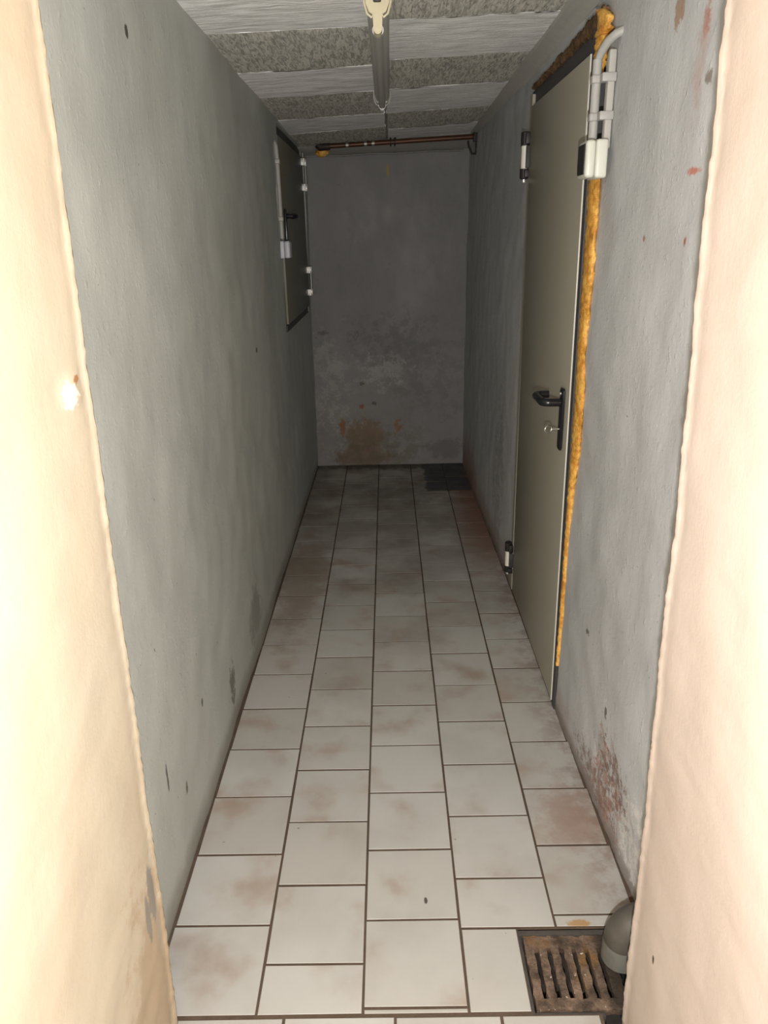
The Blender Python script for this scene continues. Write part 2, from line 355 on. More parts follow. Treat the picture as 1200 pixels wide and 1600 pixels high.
def wall_patches(name, fx, rects, mat, flip, step=0.02):
    bm = bmesh.new(); cache = {}
    def V(y, z):
        k = (round(y, 4), round(z, 4))
        if k not in cache: cache[k] = bm.verts.new((fx(y, z), y, z))
        return cache[k]
    for (y0, y1, z0, z1) in rects:
        ny = max(1, round((y1 - y0) / step)); nz_ = max(1, round((z1 - z0) / step))
        for i in range(ny):
            for j in range(nz_):
                q = [V(lerp(y0, y1, i / ny), lerp(z0, z1, j / nz_)), V(lerp(y0, y1, (i + 1) / ny), lerp(z0, z1, j / nz_)),
                     V(lerp(y0, y1, (i + 1) / ny), lerp(z0, z1, (j + 1) / nz_)), V(lerp(y0, y1, i / ny), lerp(z0, z1, (j + 1) / nz_))]
                bm.faces.new(q if not flip else list(reversed(q)))
    # give the wall its thickness: extrude the rims outward
    rim = [e for e in bm.edges if len(e.link_faces) == 1]
    r = bmesh.ops.extrude_edge_only(bm, edges=rim)
    sgn = -1 if flip else 1
    for g in r['geom']:
        if isinstance(g, bmesh.types.BMVert): g.co.x += sgn * 0.12
    return finish(bm, name, mat, smooth=True, angle=50)
TOPZ = 2.0
HY0, HY1, HZ0, HZ1 = 3.55, 4.60, 1.005, 1.885      # hatch opening, left wall
wl = wall_patches('wall_left', xl, [(0.98, HY0, -0.02, HZ0), (0.98, HY0, HZ0, HZ1), (0.98, HY0, HZ1, TOPZ),
      (HY0, HY1, -0.02, HZ0), (HY0, HY1, HZ1, TOPZ), (HY1, END_Y + .03, -0.02, HZ0), (HY1, END_Y + .03, HZ0, HZ1), (HY1, END_Y + .03, HZ1, TOPZ)], m_left, True)
struct(wl, 'smooth grey plastered wall on the left of the narrow passage', 'wall')
DY0, DY1, DZ1 = 1.985, 2.875, 1.885
wr = wall_patches('wall_right', xr, [(0.98, DY0, -0.02, DZ1), (0.98, DY0, DZ1, TOPZ), (DY0, DY1, DZ1, TOPZ),
      (DY1, END_Y + .03, -0.02, DZ1), (DY1, END_Y + .03, DZ1, TOPZ)], m_right, False)
struct(wr, 'rough grey plastered wall on the right with the tall beige door', 'wall')
# end wall
bm = bmesh.new(); NX, NZ = 52, 96; g = []
for i in range(NX + 1):
    col = []
    for j in range(NZ + 1):
        x = lerp(-0.53, 0.55, i / NX); z = lerp(-0.02, TOPZ, j / NZ)
        y = END_Y + 0.03 * 0 + nz((x, 2, z), 3, 0.007, 3) + nz((x, 2, z), 12, 0.003, 8)
        if z < 0.9: y += nz((x, 4, z), 22, 0.004, 11) * (0.9 - z)
        if z < 0.5: y += 0.006 * max(0, 1 - ((x + .16) / .2) ** 2 - ((z - .18) / .16) ** 2)
        col.append(bm.verts.new((x, y, z)))
    g.append(col)
for i in range(NX):
    for j in range(NZ): bm.faces.new((g[i][j], g[i + 1][j], g[i + 1][j + 1], g[i][j + 1]))
r = bmesh.ops.extrude_edge_only(bm, edges=[e for e in bm.edges if len(e.link_faces) == 1])
for q in r['geom']:
    if isinstance(q, bmesh.types.BMVert): q.co.y += 0.12
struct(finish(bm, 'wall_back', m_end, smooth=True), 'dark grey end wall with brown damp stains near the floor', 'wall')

# ceiling: checkerboard of boards, two wide, with raised felt edges
bm = bmesh.new()
EL = [1.00, 1.43, 1.87, 2.305, 2.745, 3.15, 3.63, 4.02, 4.46]
ER = [1.00, 1.41, 1.84, 2.27, 2.70, 3.145, 3.655, 4.11, 4.46]
def panel(x0, x1, y0, y1, mi, sk, hang):
    nx = max(2, round((x1 - x0) / 0.02)); ny = max(2, round((y1 - y0) / 0.02)); vs = []
    for i in range(nx + 1):
        c_ = []
        for j in range(ny + 1):
            u, v = i / nx, j / ny
            x = lerp(x0, x1, u); y = lerp(y0, y1, v) + sk * (u - 0.5)
            if j in (0, ny): y += nz((x, y, 0), 40, 0.004)
            if i in (0, nx): x += nz((x, y, 5), 40, 0.003)
            z = ceil_z(x, y) - hang + nz((x, y, 7), 5, 0.003) + nz((x, y, 7), 30, 0.0022, 3)
            if i in (0, nx) or j in (0, ny): z += 0.001
            c_.append(bm.verts.new((x, y, z)))
        vs.append(c_)
    for i in range(nx):
        for j in range(ny):
            f = bm.faces.new((vs[i][j], vs[i][j + 1], vs[i + 1][j + 1], vs[i + 1][j])); f.material_index = mi
    # board edge
    top = [[bm.verts.new(v.co + Vector((0, 0, 0.02))) for v in (vs[0][0], vs[nx][0], vs[nx][ny], vs[0][ny])]]
    a, b, c2, d = vs[0][0], vs[nx][0], vs[nx][ny], vs[0][ny]; A, B, C_, D = top[0]
    for q in ((a, b, B, A), (b, c2, C_, B), (c2, d, D, C_), (d, a, A, D)):
        bm.faces.new(q).material_index = mi
for k in range(len(EL) - 1):
    sx = lambda y: lerp(-0.004, 0.016, (y - 2.3) / 2.1)
    xm = sx((EL[k] + EL[k + 1]) / 2)
    panel(-0.51, xm - 0.006, EL[k] + 0.0015, EL[k + 1] - 0.0015, 0 if k % 2 == 0 else 1, 0.012, 0.001 if k % 2 == 0 else 0.0)
    xm = sx((ER[k] + ER[k + 1]) / 2)
    panel(xm + 0.006, 0.468, ER[k] + 0.0015, ER[k + 1] - 0.0015, 1 if k % 2 == 0 else 0, 0.004, 0.0 if k % 2 == 0 else 0.001)
# panel k=2 (left, nearest in view) is pale; right one is grey
# backing slab behind the seams
for (y0, y1) in ((0.98, 2.7), (2.7, 4.50)):
    q = [bm.verts.new((x, y, ceil_z(x, y) + 0.008)) for x, y in ((-0.56, y0), (-0.56, y1), (0.60, y1), (0.60, y0))]
    bm.faces.new(q).material_index = 2
    q2 = [bm.verts.new(v.co + Vector((0, 0, 0.08))) for v in q]
    bm.faces.new(list(reversed(q2))).material_index = 2
# smooth haunch dropping to the end wall
rows = []
for j, (y, dz) in enumerate([(4.455, 0.0), (4.47, 0.012), (4.60, 0.03), (4.78, 0.062)]):
    row = []
    for i in range(13):
        x = lerp(-0.53, 0.56, i / 12); tt = (x + 0.53) / 1.09
        drop = dz * lerp(0.30, 1.05, tt)
        row.append(bm.verts.new((x, y, ceil_z(x, y) - drop + nz((x, y, 2), 12, 0.002) + (0.004 if j == 0 else 0))))
    rows.append(row)
for j in range(3):
    for i in range(12): bm.faces.new((rows[j][i], rows[j + 1][i], rows[j + 1][i + 1], rows[j][i + 1])).material_index = 3
struct(finish(bm, 'ceiling', [m_pan_a, m_pan_b, m_seam, m_band], smooth=True, angle=35), 'low ceiling of fibrous boards in alternating grain, painted lit pale and shaded grey', 'ceiling')
# plaster band along the right of the ceiling
bm = bmesh.new(); prev = None
for j in range(60):
    y = lerp(0.99, 4.62, j / 59); n0 = nz((0, y, 4), 14, 0.002)
    P = [(0.466 + n0, y, ceil_z(0.466, y) + 0.006), (0.470 + n0, y, ceil_z(0.47, y) - 0.010), (0.496, y, ceil_z(0.5, y) - 0.014 + n0), (0.513 + n0, y, ceil_z(0.5, y) - 0.020), (0.522, y, ceil_z(0.5, y) - 0.03), (0.56, y, ceil_z(0.5, y) - 0.03), (0.56, y, ceil_z(0.5, y) + 0.006)]
    ring = [bm.verts.new(p) for p in P]
    if prev:
        for k in range(len(P)): bm.faces.new((prev[k], prev[(k + 1) % len(P)], ring[(k + 1) % len(P)], ring[k]))
    else: bm.faces.new(list(reversed(ring)))
    prev = ring
bm.faces.new(prev); bmesh.ops.recalc_face_normals(bm, faces=bm.faces)
struct(finish(bm, 'trim_1', m_band, smooth=True, angle=35), 'smooth grey plaster band where the ceiling meets the right wall', 'trim')

# floor: grout bed with the tiles laid on it, hole for the drain
bm = bmesh.new()
PX0, PX1, PY0, PY1 = 0.258, 0.475, 1.006, 1.192
def quad(x0, x1, y0, y1, z, mi=1):
    f = bm.faces.new([bm.verts.new(p) for p in ((x0, y0, z), (x1, y0, z), (x1, y1, z), (x0, y1, z))]); f.material_index = mi
GZ = -0.003
quad(-0.56, PX0, PY0, END_Y + .05, GZ); quad(PX0, 0.60, PY1, END_Y + .05, GZ); quad(PX1, 0.60, PY0, PY1, GZ)
quad(-1.7, 0.392, -1.6, PY0, GZ); quad(0.392, 0.46, -1.6, 0.90, GZ); quad(0.46, 1.7, -1.6, PY0, GZ)
def tile(x0, x1, y0, y1, z=0.0, skew=0.0):
    if x1 - x0 < 0.004 or y1 - y0 < 0.004: return
    b = 0.0009; h = 0.005
    dz = random.uniform(-0.0006, 0.0006); ang = random.uniform(-0.0012, 0.0012)
    jit = [random.uniform(-0.0006, 0.0006) for _ in range(8)]
    lo = []; hi = []; md = []
    for i, (x, y, sx, sy) in enumerate(((x0, y0, 1, 1), (x1, y0, -1, 1), (x1, y1, -1, -1), (x0, y1, 1, -1))):
        X_ = x + jit[i * 2]; Y_ = y + jit[i * 2 + 1]
        lo.append(bm.verts.new((X_, Y_, GZ - 0.003)))
        md.append(bm.verts.new((X_, Y_, z + dz - b)))
        hi.append(bm.verts.new((X_ + sx * b, Y_ + sy * b, z + dz)))
    for k in range(4):
        n = (k + 1) % 4
        bm.faces.new((lo[k], lo[n], md[n], md[k])).material_index = 2; bm.faces.new((md[k], md[n], hi[n], hi[k]))
    bm.faces.new(hi)
J = 0.0027
colx = [-0.494, -0.2815, -0.073, 0.1345, 0.3430, 0.540]
starts = [1.212, 1.117, 1.021, 0.996, 1.228]       # first cross joint in each column
def lwx(y): return pw(LX, y) + 0.008
def rwx(y): return pw(RX_, y) - 0.004
for c in range(5):
    ys = [starts[c]]
    while ys[-1] < END_Y: ys.append(ys[-1] + 0.2)
    ys[-1] = END_Y - 0.004
    if c != 3: ys = [1.0085] + ys
    if c == 3: ys = [1.0085, 1.331 - 0.1340] + [1.331 + 0.2 * k for k in range(17)] + [END_Y - 0.004]
    if c == 4: ys = [1.196, 1.228] + ys[2:]
    for a, b in zip(ys, ys[1:]):
        if b - a < 0.008: continue
        x0 = colx[c] + J; x1 = colx[c + 1] - J
        if c == 0: x0 = lwx((a + b) / 2)
        if c == 4: x1 = rwx((a + b) / 2)
        if c == 3 and a < 1.1: x1 = 0.2555
        if c == 3 and abs(a - 1.197) < 0.01: pass
        tile(x0, x1, a + J, b - J)
# tiles of the outer room, one joint lower in the picture
xs = [-0.64, -0.436, -0.226, -0.010, 0.196, 0.388]
for a, b in zip(xs, xs[1:]):
    for k in range(12): tile(a + J, b - J, 0.998 - 0.205 * (k + 1) + J, 1.0045 - 0.205 * k - J)
for i in range(6):
    for k in range(12):
        if k > 4: tile(0.470 + 0.205 * i + J, 0.675 + 0.205 * i - J, 0.998 - 0.205 * (k + 1) + J, 1.0045 - 0.205 * k - J)
        if k > 2 and i < 5: tile(-0.64 - 0.205 * (i + 1) + J, -0.64 - 0.205 * i - J, 0.998 - 0.205 * (k + 1) + J, 1.0045 - 0.205 * k - J)
bmesh.ops.recalc_face_normals(bm, faces=[f for f in bm.faces if f.material_index != 1])
for f in bm.faces:
    if f.material_index == 1 and f.normal.z < 0: f.normal_flip()
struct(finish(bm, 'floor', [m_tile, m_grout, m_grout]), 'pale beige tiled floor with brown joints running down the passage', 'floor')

# drain pit under the grate
bm = bmesh.new()
def wallbox(a, b, mi=0): box(bm, a, b, 0.0, mi=mi)
wallbox((PX0 - .02, PY0 - .02, -0.20), (PX1 + .02, PY1 + .02, -0.17))
wallbox((PX0 - .012, PY0 - .012, -0.18), (PX0, PY1 + .012, -0.004)); wallbox((PX1, PY0 - .012, -0.18), (PX1 + .012, PY1 + .012, -0.004))
wallbox((PX0, PY1, -0.18), (PX1, PY1 + .012, -0.004)); wallbox((PX0, PY0 - .012, -0.18), (0.392, PY0, -0.004))
wallbox((0.38, 0.89, -0.18), (0.392, PY0, -0.004)); wallbox((0.46, 0.89, -0.18), (0.472, PY0, -0.004)); wallbox((0.38, 0.888, -0.18), (0.472, 0.90, -0.004)); wallbox((0.38, 0.888, -0.20), (0.48, PY0, -0.17))
struct(finish(bm, 'trim_2', m_pit), 'dark muddy pit in the floor beneath the rusty grate', 'drain pit')

# ------------------------------------------------------------------ the doorway the photographer stands in
def jamb(name, side, mat):
    """thick wall end; side -1 left, +1 right; reveal leans in a little towards the top"""
    bm = bmesh.new(); rings = []
    nzr = 320
    for j in range(nzr + 1):
        z = lerp(-0.01, 2.40, j / nzr)
        xe = lerp(0.430, 0.395, z / 1.68)
        prof = []
        # far face (towards the passage), corner, reveal, near corner, near face
        far_x = 0.56
        pts = [(far_x, 1.0, 0), (0.50, 1.0, 0), (xe + 0.03, 1.0, 0), (xe + 0.012, 1.0, 1), (xe + 0.005, 0.999, 2), (xe + 0.0006, 0.996, 3), (xe - 0.0010, 0.990, 3), (xe - 0.0006, 0.984, 2), (xe + 0.0012, 0.976, 1)]
        y = 0.965
        while y > 0.475: pts.append((xe, y, 0)); y -= 0.02
        pts += [(xe + 0.004, 0.458, 0), (xe + 0.014, 0.45, 0), (0.60, 0.45, 0), (1.70, 0.45, 0)]
        row = []
        for (x, y, e) in pts:
            d = nz((side, y, z), 2.5, 0.005, 40 * side) + nz((side, y, z), 11, 0.0022, 44) + nz((side, y, z), 40, 0.0007)
            if e: d += nz((side, y, z), 90, 0.0016, 50) + abs(nz((side, y * 0.3, z), 30, 0.002, 52)) * (e >= 2) - 0.0016 * (e == 3)
            dy = (nz((side, y, z), 60, 0.003, 60) + nz((side, 0, z), 6, 0.003, 61)) if e else 0
            if side < 0:   # torn plug hole with a rim of filler
                rr = math.hypot(y - 0.94, z - 1.245)
                if rr < 0.04 and not e: d -= 0.006 * math.exp(-((rr - 0.014) / 0.008) ** 2); 
            if z < 0.45 and side < 0 and y > 0.85: d += 0.006 * max(0, noise.noise(Vector((7, y * 22, z * 12)))) 
            if x > 0.5: d = 0
            row.append(bm.verts.new((side * (x + d), y + dy, z)))
        rings.append(row)
    for j in range(nzr):
        for k in range(len(rings[0]) - 1):
            q = (rings[j][k], rings[j][k + 1], rings[j + 1][k + 1], rings[j + 1][k]); bm.faces.new(q if side > 0 else tuple(reversed(q)))
    bmesh.ops.recalc_face_normals(bm, faces=bm.faces)
    # normals must face the opening
    f = min(bm.faces, key=lambda f: (f.calc_center_median() - Vector((side * 0.41, 0.7, 1.2))).length)
    f.normal_update()
    if f.normal.x * side > 0: bmesh.ops.reverse_faces(bm, faces=bm.faces)
    return finish(bm, name, mat, smooth=True, angle=60)
struct(jamb('wall_front_left', -1, m_jamb_l), 'bright cream plastered doorway edge at the left of the photo', 'wall')
struct(jamb('wall_front_right', 1, m_jamb_r), 'bright peach plastered doorway edge at the right of the photo', 'wall')
bm = bmesh.new(); box(bm, (-0.46, 0.455, 2.03), (0.46, 0.995, 2.42), 0.004)
struct(finish(bm, 'wall_lintel', m_room), 'cream plastered lintel over the doorway, above the photo', 'wall')
def slab(name, a, b, label, cat):
    bm = bmesh.new(); box(bm, a, b); return struct(finish(bm, name, m_room), label, cat)
slab('wall_room_left', (-1.82, -1.62, -0.01), (-1.70, 0.57, 2.42), 'side wall of the outer room, left of the camera', 'wall')
slab('wall_room_right', (1.70, -1.62, -0.01), (1.82, 0.57, 2.42), 'side wall of the outer room, right of the camera', 'wall')
slab('wall_room_back', (-1.70, -1.72, -0.01), (1.70, -1.60, 2.42), 'wall of the outer room behind the camera', 'wall')
slab('ceiling_room', (-1.82, -1.72, 2.40), (1.82, 1.02, 2.50), 'plain ceiling of the outer room', 'ceiling')

# ------------------------------------------------------------------ beige steel door, right wall
LXF = 0.503                                   # front of the leaf
d1 = empty('door_1', (0.52, 2.44, 0)); struct(d1, 'tall beige steel door with black lever handle in the right wall', 'door')
bm = bmesh.new(); box(bm, (LXF, 2.050, 0.010), (LXF + 0.045, 2.832, 1.823), 0.0025)
box(bm, (LXF + 0.012, 2.046, 0.012), (LXF + 0.040, 2.052, 1.820), 0.001)
lf_ = finish(bm, 'door_leaf', m_leaf, d1, True)
bm = bmesh.new(); box(bm, (LXF - 0.0015, 2.0465, 0.012), (LXF + 0.012, 2.0505, 1.822), 0.001)  # light caught on the leaf edge, painted as a paler strip
o = es_ = finish(bm, 'lit_edge_strip', m_leaf_edge, d1); o['label'] = 'folded edge of the beige door, painted pale where it catches light'
bm = bmesh.new()
box(bm, (LXF + 0.001, 2.014, 0.0), (0.60, 2.0435, 1.872), 0.002)  # dark front strip stands in for the black shade of the gap
box(bm, (LXF + 0.012, 2.016, 1.829), (0.60, 2.875, 1.874), 0.002)
box(bm, (LXF + 0.030, 2.04, 1.815), (0.60, 2.86, 1.835), 0.001)
box(bm, (LXF + 0.055, 2.04, 0.0), (0.60, 2.86, 1.83))
fr_ = finish(bm, 'door_frame_and_gap_shade', m_frame_dk, d1)
bm = bmesh.new(); box(bm, (LXF + 0.002, 2.836, 0.0), (0.56, 2.880, 1.86), 0.002)
o = finish(bm, 'frame_post', m_frame_lt, d1); o['label'] = 'beige hinge post of the door frame'
def hinge_right(z0, z1, z2, z3, y=2.868, x=0.492):
    h = bm_tube([(x, y, z1), (x, y, z2)], 0.0125, 'hinge', m_hwhite, d1, label='white and black barrel hinge')
    b2 = bmesh.new(); tube(b2, [(x, y, z2), (x, y, z3 - 0.004), (x, y, z3)], [0.0155, 0.0155, 0.010], 20); box(b2, (x - 0.003, y - 0.034, z2 + 0.004), (LXF + 0.004, y, z3 - 0.006), 0.001)
    child(b2, 'hinge_cap', m_hblack, h)
    b2 = bmesh.new(); tube(b2, [(x, y, z0), (x, y, z0 + 0.004), (x, y, z1)], [0.010, 0.0155, 0.0155], 20); box(b2, (x - 0.003, y - 0.034, z0 + 0.006), (LXF + 0.004, y, z1 - 0.004), 0.001)
    child(b2, 'hinge_cap', m_hblack, h)
    b2 = bmesh.new(); box(b2, (x + 0.001, y - 0.034, z1 + 0.002), (LXF + 0.006, y - 0.004, z2 - 0.002), 0.001)
    child(b2, 'hinge_plate', m_frame_dk, h)
    b2 = bmesh.new(); tube(b2, [(x, y, z0 - 0.012), (x, y, z0 - 0.009), (x, y, z0)], [0.004, 0.007, 0.007], 14)
    child(b2, 'hinge_pin', m_chrome, h)
def bm_tube(pts, r, name, mat, parent, label=None, seg=20):
    b = bmesh.new(); tube(b, pts, r, seg); o = finish(b, name, mat, parent, True)
    if label: o['label'] = label
    return o
def child(b, name, mat, parent):
    # parent is a mesh placed at its thing's frame; keep world coordinates
    o = finish(b, name, mat, None, True); o.parent = parent
    bpy.context.view_layer.update(); o.matrix_parent_inverse = parent.matrix_world.inverted(); return o
hinge_right(1.598, 1.632, 1.705, 1.750)
hinge_right(0.070, 0.100, 0.168, 0.208)
def lean(o):      # the door and its near post stand slightly out of plumb
    for v in o.data.vertices: v.co.y += lerp(-0.028, 0.012, (v.co.z + o.parent.location.z * 0) / 1.82)
for q_ in (fr_, lf_, es_): lean(q_)
# handle
hp = bmesh.new(); box(hp, (LXF - 0.011, 2.085, 0.822), (LXF, 2.121, 1.003), 0.008, 4)
handle = finish(hp, 'door_handle', m_black, d1, True)
b2 = bmesh.new(); hz, hy, hx = 0.962, 2.103, LXF - 0.008
pts = [(hx, hy, hz), (hx - 0.035, hy, hz)] + arc((hx - 0.035, hy + 0.018, hz), 0.018, 270, 180, 6, (1, 0, 0), (0, 1, 0)) + \
      [(hx - 0.053, hy + 0.095, hz)] + arc((hx - 0.035, hy + 0.100, hz), 0.018, 180, 90, 6, (1, 0, 0), (0, 1, 0)) + [(hx - 0.012, hy + 0.118, hz)]
tube(b2, pts, 0.0115, 18); o = child(b2, 'lever', m_black, handle)
b2 = bmesh.new(); tube(b2, [(LXF - 0.0085, 2.103, 0.988), (LXF - 0.0135, 2.103, 0.988)], 0.0035, 12); child(b2, 'screw', m_chrome, handle)
# key in the lock
k = empty('key', (LXF - 0.011, 2.103, 0.884)); tag(k, 'small steel key in the lock below the black lever handle', 'key')
b2 = bmesh.new(); tube(b2, [(LXF - 0.009, 2.103, 0.884), (LXF - 0.030, 2.103, 0.884)], 0.0028, 12); finish(b2, 'key_shank', m_key, k, True)
b2 = bmesh.new(); rg = [Vector((LXF - 0.041 + 0.011 * math.cos(a), 2.103 + 0.006 * math.cos(a), 0.884 + 0.011 * math.sin(a))) for a in [2 * math.pi * i / 24 for i in range(25)]]
tube(b2, rg, 0.0024, 10, cap=False); finish(b2, 'key_bow', m_key, k, True)

# ------------------------------------------------------------------ expanding foam round the door
def foam_strip(name, mat, path, parent, label, seg=10, seed=0, rag=0.35):
    """path: (point, half width along 'across', across vector, thickness)"""
    b = bmesh.new(); rings = []
    for i, (p, hw, ac, th) in enumerate(path):
        p = Vector(p); ac = Vector(ac); ring = []
        for q in range(seg):
            a = 2 * math.pi * q / seg
            n = 1 + rag * noise.noise(Vector((i * 0.9 + seed, math.cos(a) * 1.4, math.sin(a) * 1.4)))*1.6
            ring.append(b.verts.new(p + ac * hw * math.cos(a) * n + Vector((-1, 0, 0)) * th * math.sin(a) * n))
        rings.append(ring)
    for i in range(len(rings) - 1):
        for q in range(seg): b.faces.new((rings[i][q], rings[i][(q + 1) % seg], rings[i + 1][(q + 1) % seg], rings[i + 1][q]))
    b.faces.new(list(reversed(rings[0]))); b.faces.new(rings[-1]); bmesh.ops.recalc_face_normals(b, faces=b.faces)
    o = finish(b, name, mat, parent, True, 70); o['label'] = label; return o
path = []
N = 130
for i in range(N + 1):
    z = lerp(0.16, 1.60, i / N)
    wd = 0.012 + 0.020 * min(1, max(0, (z - 0.16) / 0.7)) + 0.007 * math.exp(-((z - 0.90) / 0.13) ** 2)
    inner = 2.016 + lerp(-0.028, 0.012, z / 1.82)
    outer = pw([(0.16, 1.984), (0.35, 1.976), (0.75, 1.968), (0.87, 1.936), (1.04, 1.934), (1.11, 1.955), (1.34, 1.930), (1.60, 1.940)], z) + 0.004 * noise.noise(Vector((z * 30, 0, 0)))
    wd = max(0.003, (inner - outer) / 2)
    path.append(((0.513, inner - wd, z), wd, (0, 1, 0), 0.010))
foam_strip('foam_seal', m_foam, path, d1, 'strip of orange expanding foam beside the door', 12, 3, 0.22)
path = []
for i in range(26):
    z = lerp(1.77, 1.900, i / 25); wd = lerp(0.016, 0.046, min(1, i / 16)) * (1 if i < 21 else 1 - (i - 20) * 0.12)
    path.append(((0.512, 2.030 - wd, z), wd, (0, 1, 0), 0.014))
foam_strip('foam_seal', m_foam, path, d1, 'lump of orange foam at the top corner of the frame', 14, 9, 0.3)
path = []
for i in range(60):
    y = lerp(2.85, 1.985, i / 59); wd = lerp(0.007, 0.020, i / 59) + 0.004 * noise.noise(Vector((y * 14, 0, 0)))
    path.append(((0.514, y, 1.876 + wd * 0.6), wd, (0, 0, 1), 0.010))
foam_strip('foam_seal', m_foam_dk, path, d1, 'ragged brown foam along the top of the frame', 12, 21, 0.45)

# ------------------------------------------------------------------ conduit and switch beside the door
c1 = empty('conduit', (0.51, 1.92, 1.62)); tag(c1, 'grey plastic conduit dropping to the switch beside the beige door', 'conduit')
cy = 1.932; cxx = 0.488
bm_tube([(cxx, cy, 1.60), (cxx, cy, 1.785)], 0.0105, 'conduit_pipe', m_conduit, c1)
bm_tube([(cxx, cy, 1.765)] + [(cxx + 0.002, cy, 1.786)] + [(cxx + 0.004, cy - 0.008, 1.796), (cxx + 0.008, cy - 0.020, 1.806), (cxx + 0.014, cy - 0.035, 1.816), (cxx + 0.025, cy - 0.048, 1.825), (cxx + 0.045, cy - 0.055, 1.832)], [0.0085, 0.0085, 0.009, 0.0095, 0.0095, 0.0095, 0.0095], 'conduit_bend', m_conduit, c1)
for zc in (1.745, 1.668):
    b2 = bmesh.new(); box(b2, (cxx - 0.013, cy - 0.014, zc - 0.009), (cxx + 0.012, cy + 0.012, zc + 0.009), 0.004, 3)
    box(b2, (cxx + 0.004, cy - 0.037, zc - 0.009), (0.524, cy - 0.008, zc + 0.009), 0.002)
    finish(b2, 'conduit_clip', m_conduit, c1, True)
b2 = bmesh.new(); box(b2, (0.506, cy - 0.032, 1.600), (0.522, cy - 0.010, 1.80), 0.003, 2)
o = finish(b2, 'backing_strip', m_band, c1, True)
def switch(name, x0, x1, y0, y1, z0, z1, mb, label, flip=1):
    s = empty(name, ((x0 + x1) / 2, (y0 + y1) / 2, z0)); tag(s, label, 'light switch', 'surface mounted light switches')
    xm = lerp(x0, x1, 0.45)
    b = bmesh.new(); box(b, (min(xm, x1), y0, z0), (max(xm, x1), y1, z1), 0.006, 3); finish(b, 'back_box', mb, s, True)
    b = bmesh.new(); box(b, (min(x0, xm), y0 + 0.0015, z0 + 0.001), (max(x0, xm), y1 - 0.0015, z1 - 0.001), 0.008, 4); finish(b, 'front_cover', mb, s, True)
    return s
s1 = switch('light_switch', 0.462, 0.512, 1.872, 1.955, 1.536, 1.618, m_box, 'white light switch with dark rocker beside the beige door')
b = bmesh.new(); box(b, (0.459, 1.884, 1.545), (0.466, 1.943, 1.610), 0.003, 3); o = finish(b, 'rocker', m_hblack, s1, True); o['label'] = 'dark brown rocker'

# ------------------------------------------------------------------ metal hatch, left wall
d2 = empty('door_2', (-0.49, 4.07, HZ0)); struct(d2, 'small dark grey metal hatch high on the left wall', 'door')
m_hatch = plain('grey_green_hatch_enamel', (0.165, 0.16, 0.125), 0.5, var=0.06, nscale=5, bump=0.05)
lf = -0.463
b = bmesh.new(); box(b, (lf - 0.03, 3.568, 1.040), (lf, 4.545, 1.842), 0.002); finish(b, 'hatch_leaf', m_hatch, d2, True)
b = bmesh.new(); FX = lf - 0.010
box(b, (-0.60, 3.552, 1.006), (FX, 3.566, 1.884), 0.001); box(b, (-0.60, 3.552, 1.846), (FX, 4.598, 1.884), 0.001)
box(b, (-0.60, 3.552, 1.006), (FX + 0.004, 4.52, 1.036), 0.001); box(b, (-0.60, 3.552, 1.006), (-0.52, 4.60, 1.88))
finish(b, 'hatch_frame', m_frame_dk, d2)
b = bmesh.new(); box(b, (-0.60, 4.549, 1.008), (lf - 0.001, 4.599, 1.884), 0.001); o = finish(b, 'frame_post', m_hatch, d2)
def hinge_left(z0, z3, y=4.545, x=-0.444):
    za, zb = z0 + 0.040, z3 - 0.040
    h = bm_tube([(x, y, za), (x, y, zb)], 0.008, 'hinge', m_zinc_dull, d2, 'hinge with shiny knuckles')
    for (a, b_) in ((z0, za), (zb, z3)):
        q = bmesh.new(); tube(q, [(x, y, a), (x, y, a + .003), (x, y, b_ - .003), (x, y, b_)], [0.008, 0.0105, 0.0105, 0.008], 20)
        child(q, 'hinge_knuckle', m_chrome, h)
        q = bmesh.new(); tube(q, [(x - .004, y - .036, a + .004), (x - .004, y - .036, b_ - .004)], [0.007, 0.007], 14); box(q, (lf - .002, y - 0.04, a + 0.002), (x, y - 0.006, b_ - 0.002), 0.002)
        child(q, 'hinge_plate', m_chrome, h)
hinge_left(1.665, 1.835); hinge_left(1.10, 1.265)
b = bmesh.new(); box(b, (lf, 3.625, 1.36), (lf + 0.012, 3.66, 1.545), 0.004, 3); hh = finish(b, 'hatch_handle', m_black, d2, True)
b = bmesh.new(); hx = lf + 0.006; tube(b, [(hx, 3.642, 1.515), (hx + 0.030, 3.642, 1.515), (hx + 0.042, 3.655, 1.515), (hx + 0.044, 3.74, 1.515), (hx + 0.036, 3.765, 1.515), (hx + 0.010, 3.768, 1.515)], 0.0105, 16)
child(b, 'lever', m_black, hh)
# conduit and switch beside the hatch
c2 = empty('conduit', (-0.48, 3.50, 1.40)); tag(c2, 'pale conduit dropping to the switch beside the left hatch', 'conduit')
pz = [1.80, 1.76, 1.70, 1.60, 1.50, 1.41]
bm_tube([(-0.478, 3.500, 1.82), (-0.463, 3.500, 1.79), (-0.461, 3.502, 1.74)] + [(-0.461, 3.503, z) for z in (1.66, 1.58, 1.50, 1.42)], 0.009, 'conduit_pipe', m_conduit, c2)
for zc in (1.73, 1.50):
    b2 = bmesh.new(); box(b2, (-0.484, 3.484, zc - 0.009), (-0.449, 3.514, zc + 0.009), 0.003, 2); finish(b2, 'conduit_clip', m_conduit, c2, True)
b2 = bmesh.new(); tube(b2, [(-0.470, 3.478, 1.80), (-0.474, 3.474, 1.77), (-0.474, 3.476, 1.70), (-0.472, 3.475, 1.6), (-0.474, 3.478, 1.50), (-0.474, 3.478, 1.43)], [0.007, 0.009, 0.006, 0.008, 0.007, 0.006], 10)
finish(b2, 'backing_strip', m_conduit, c2, True)
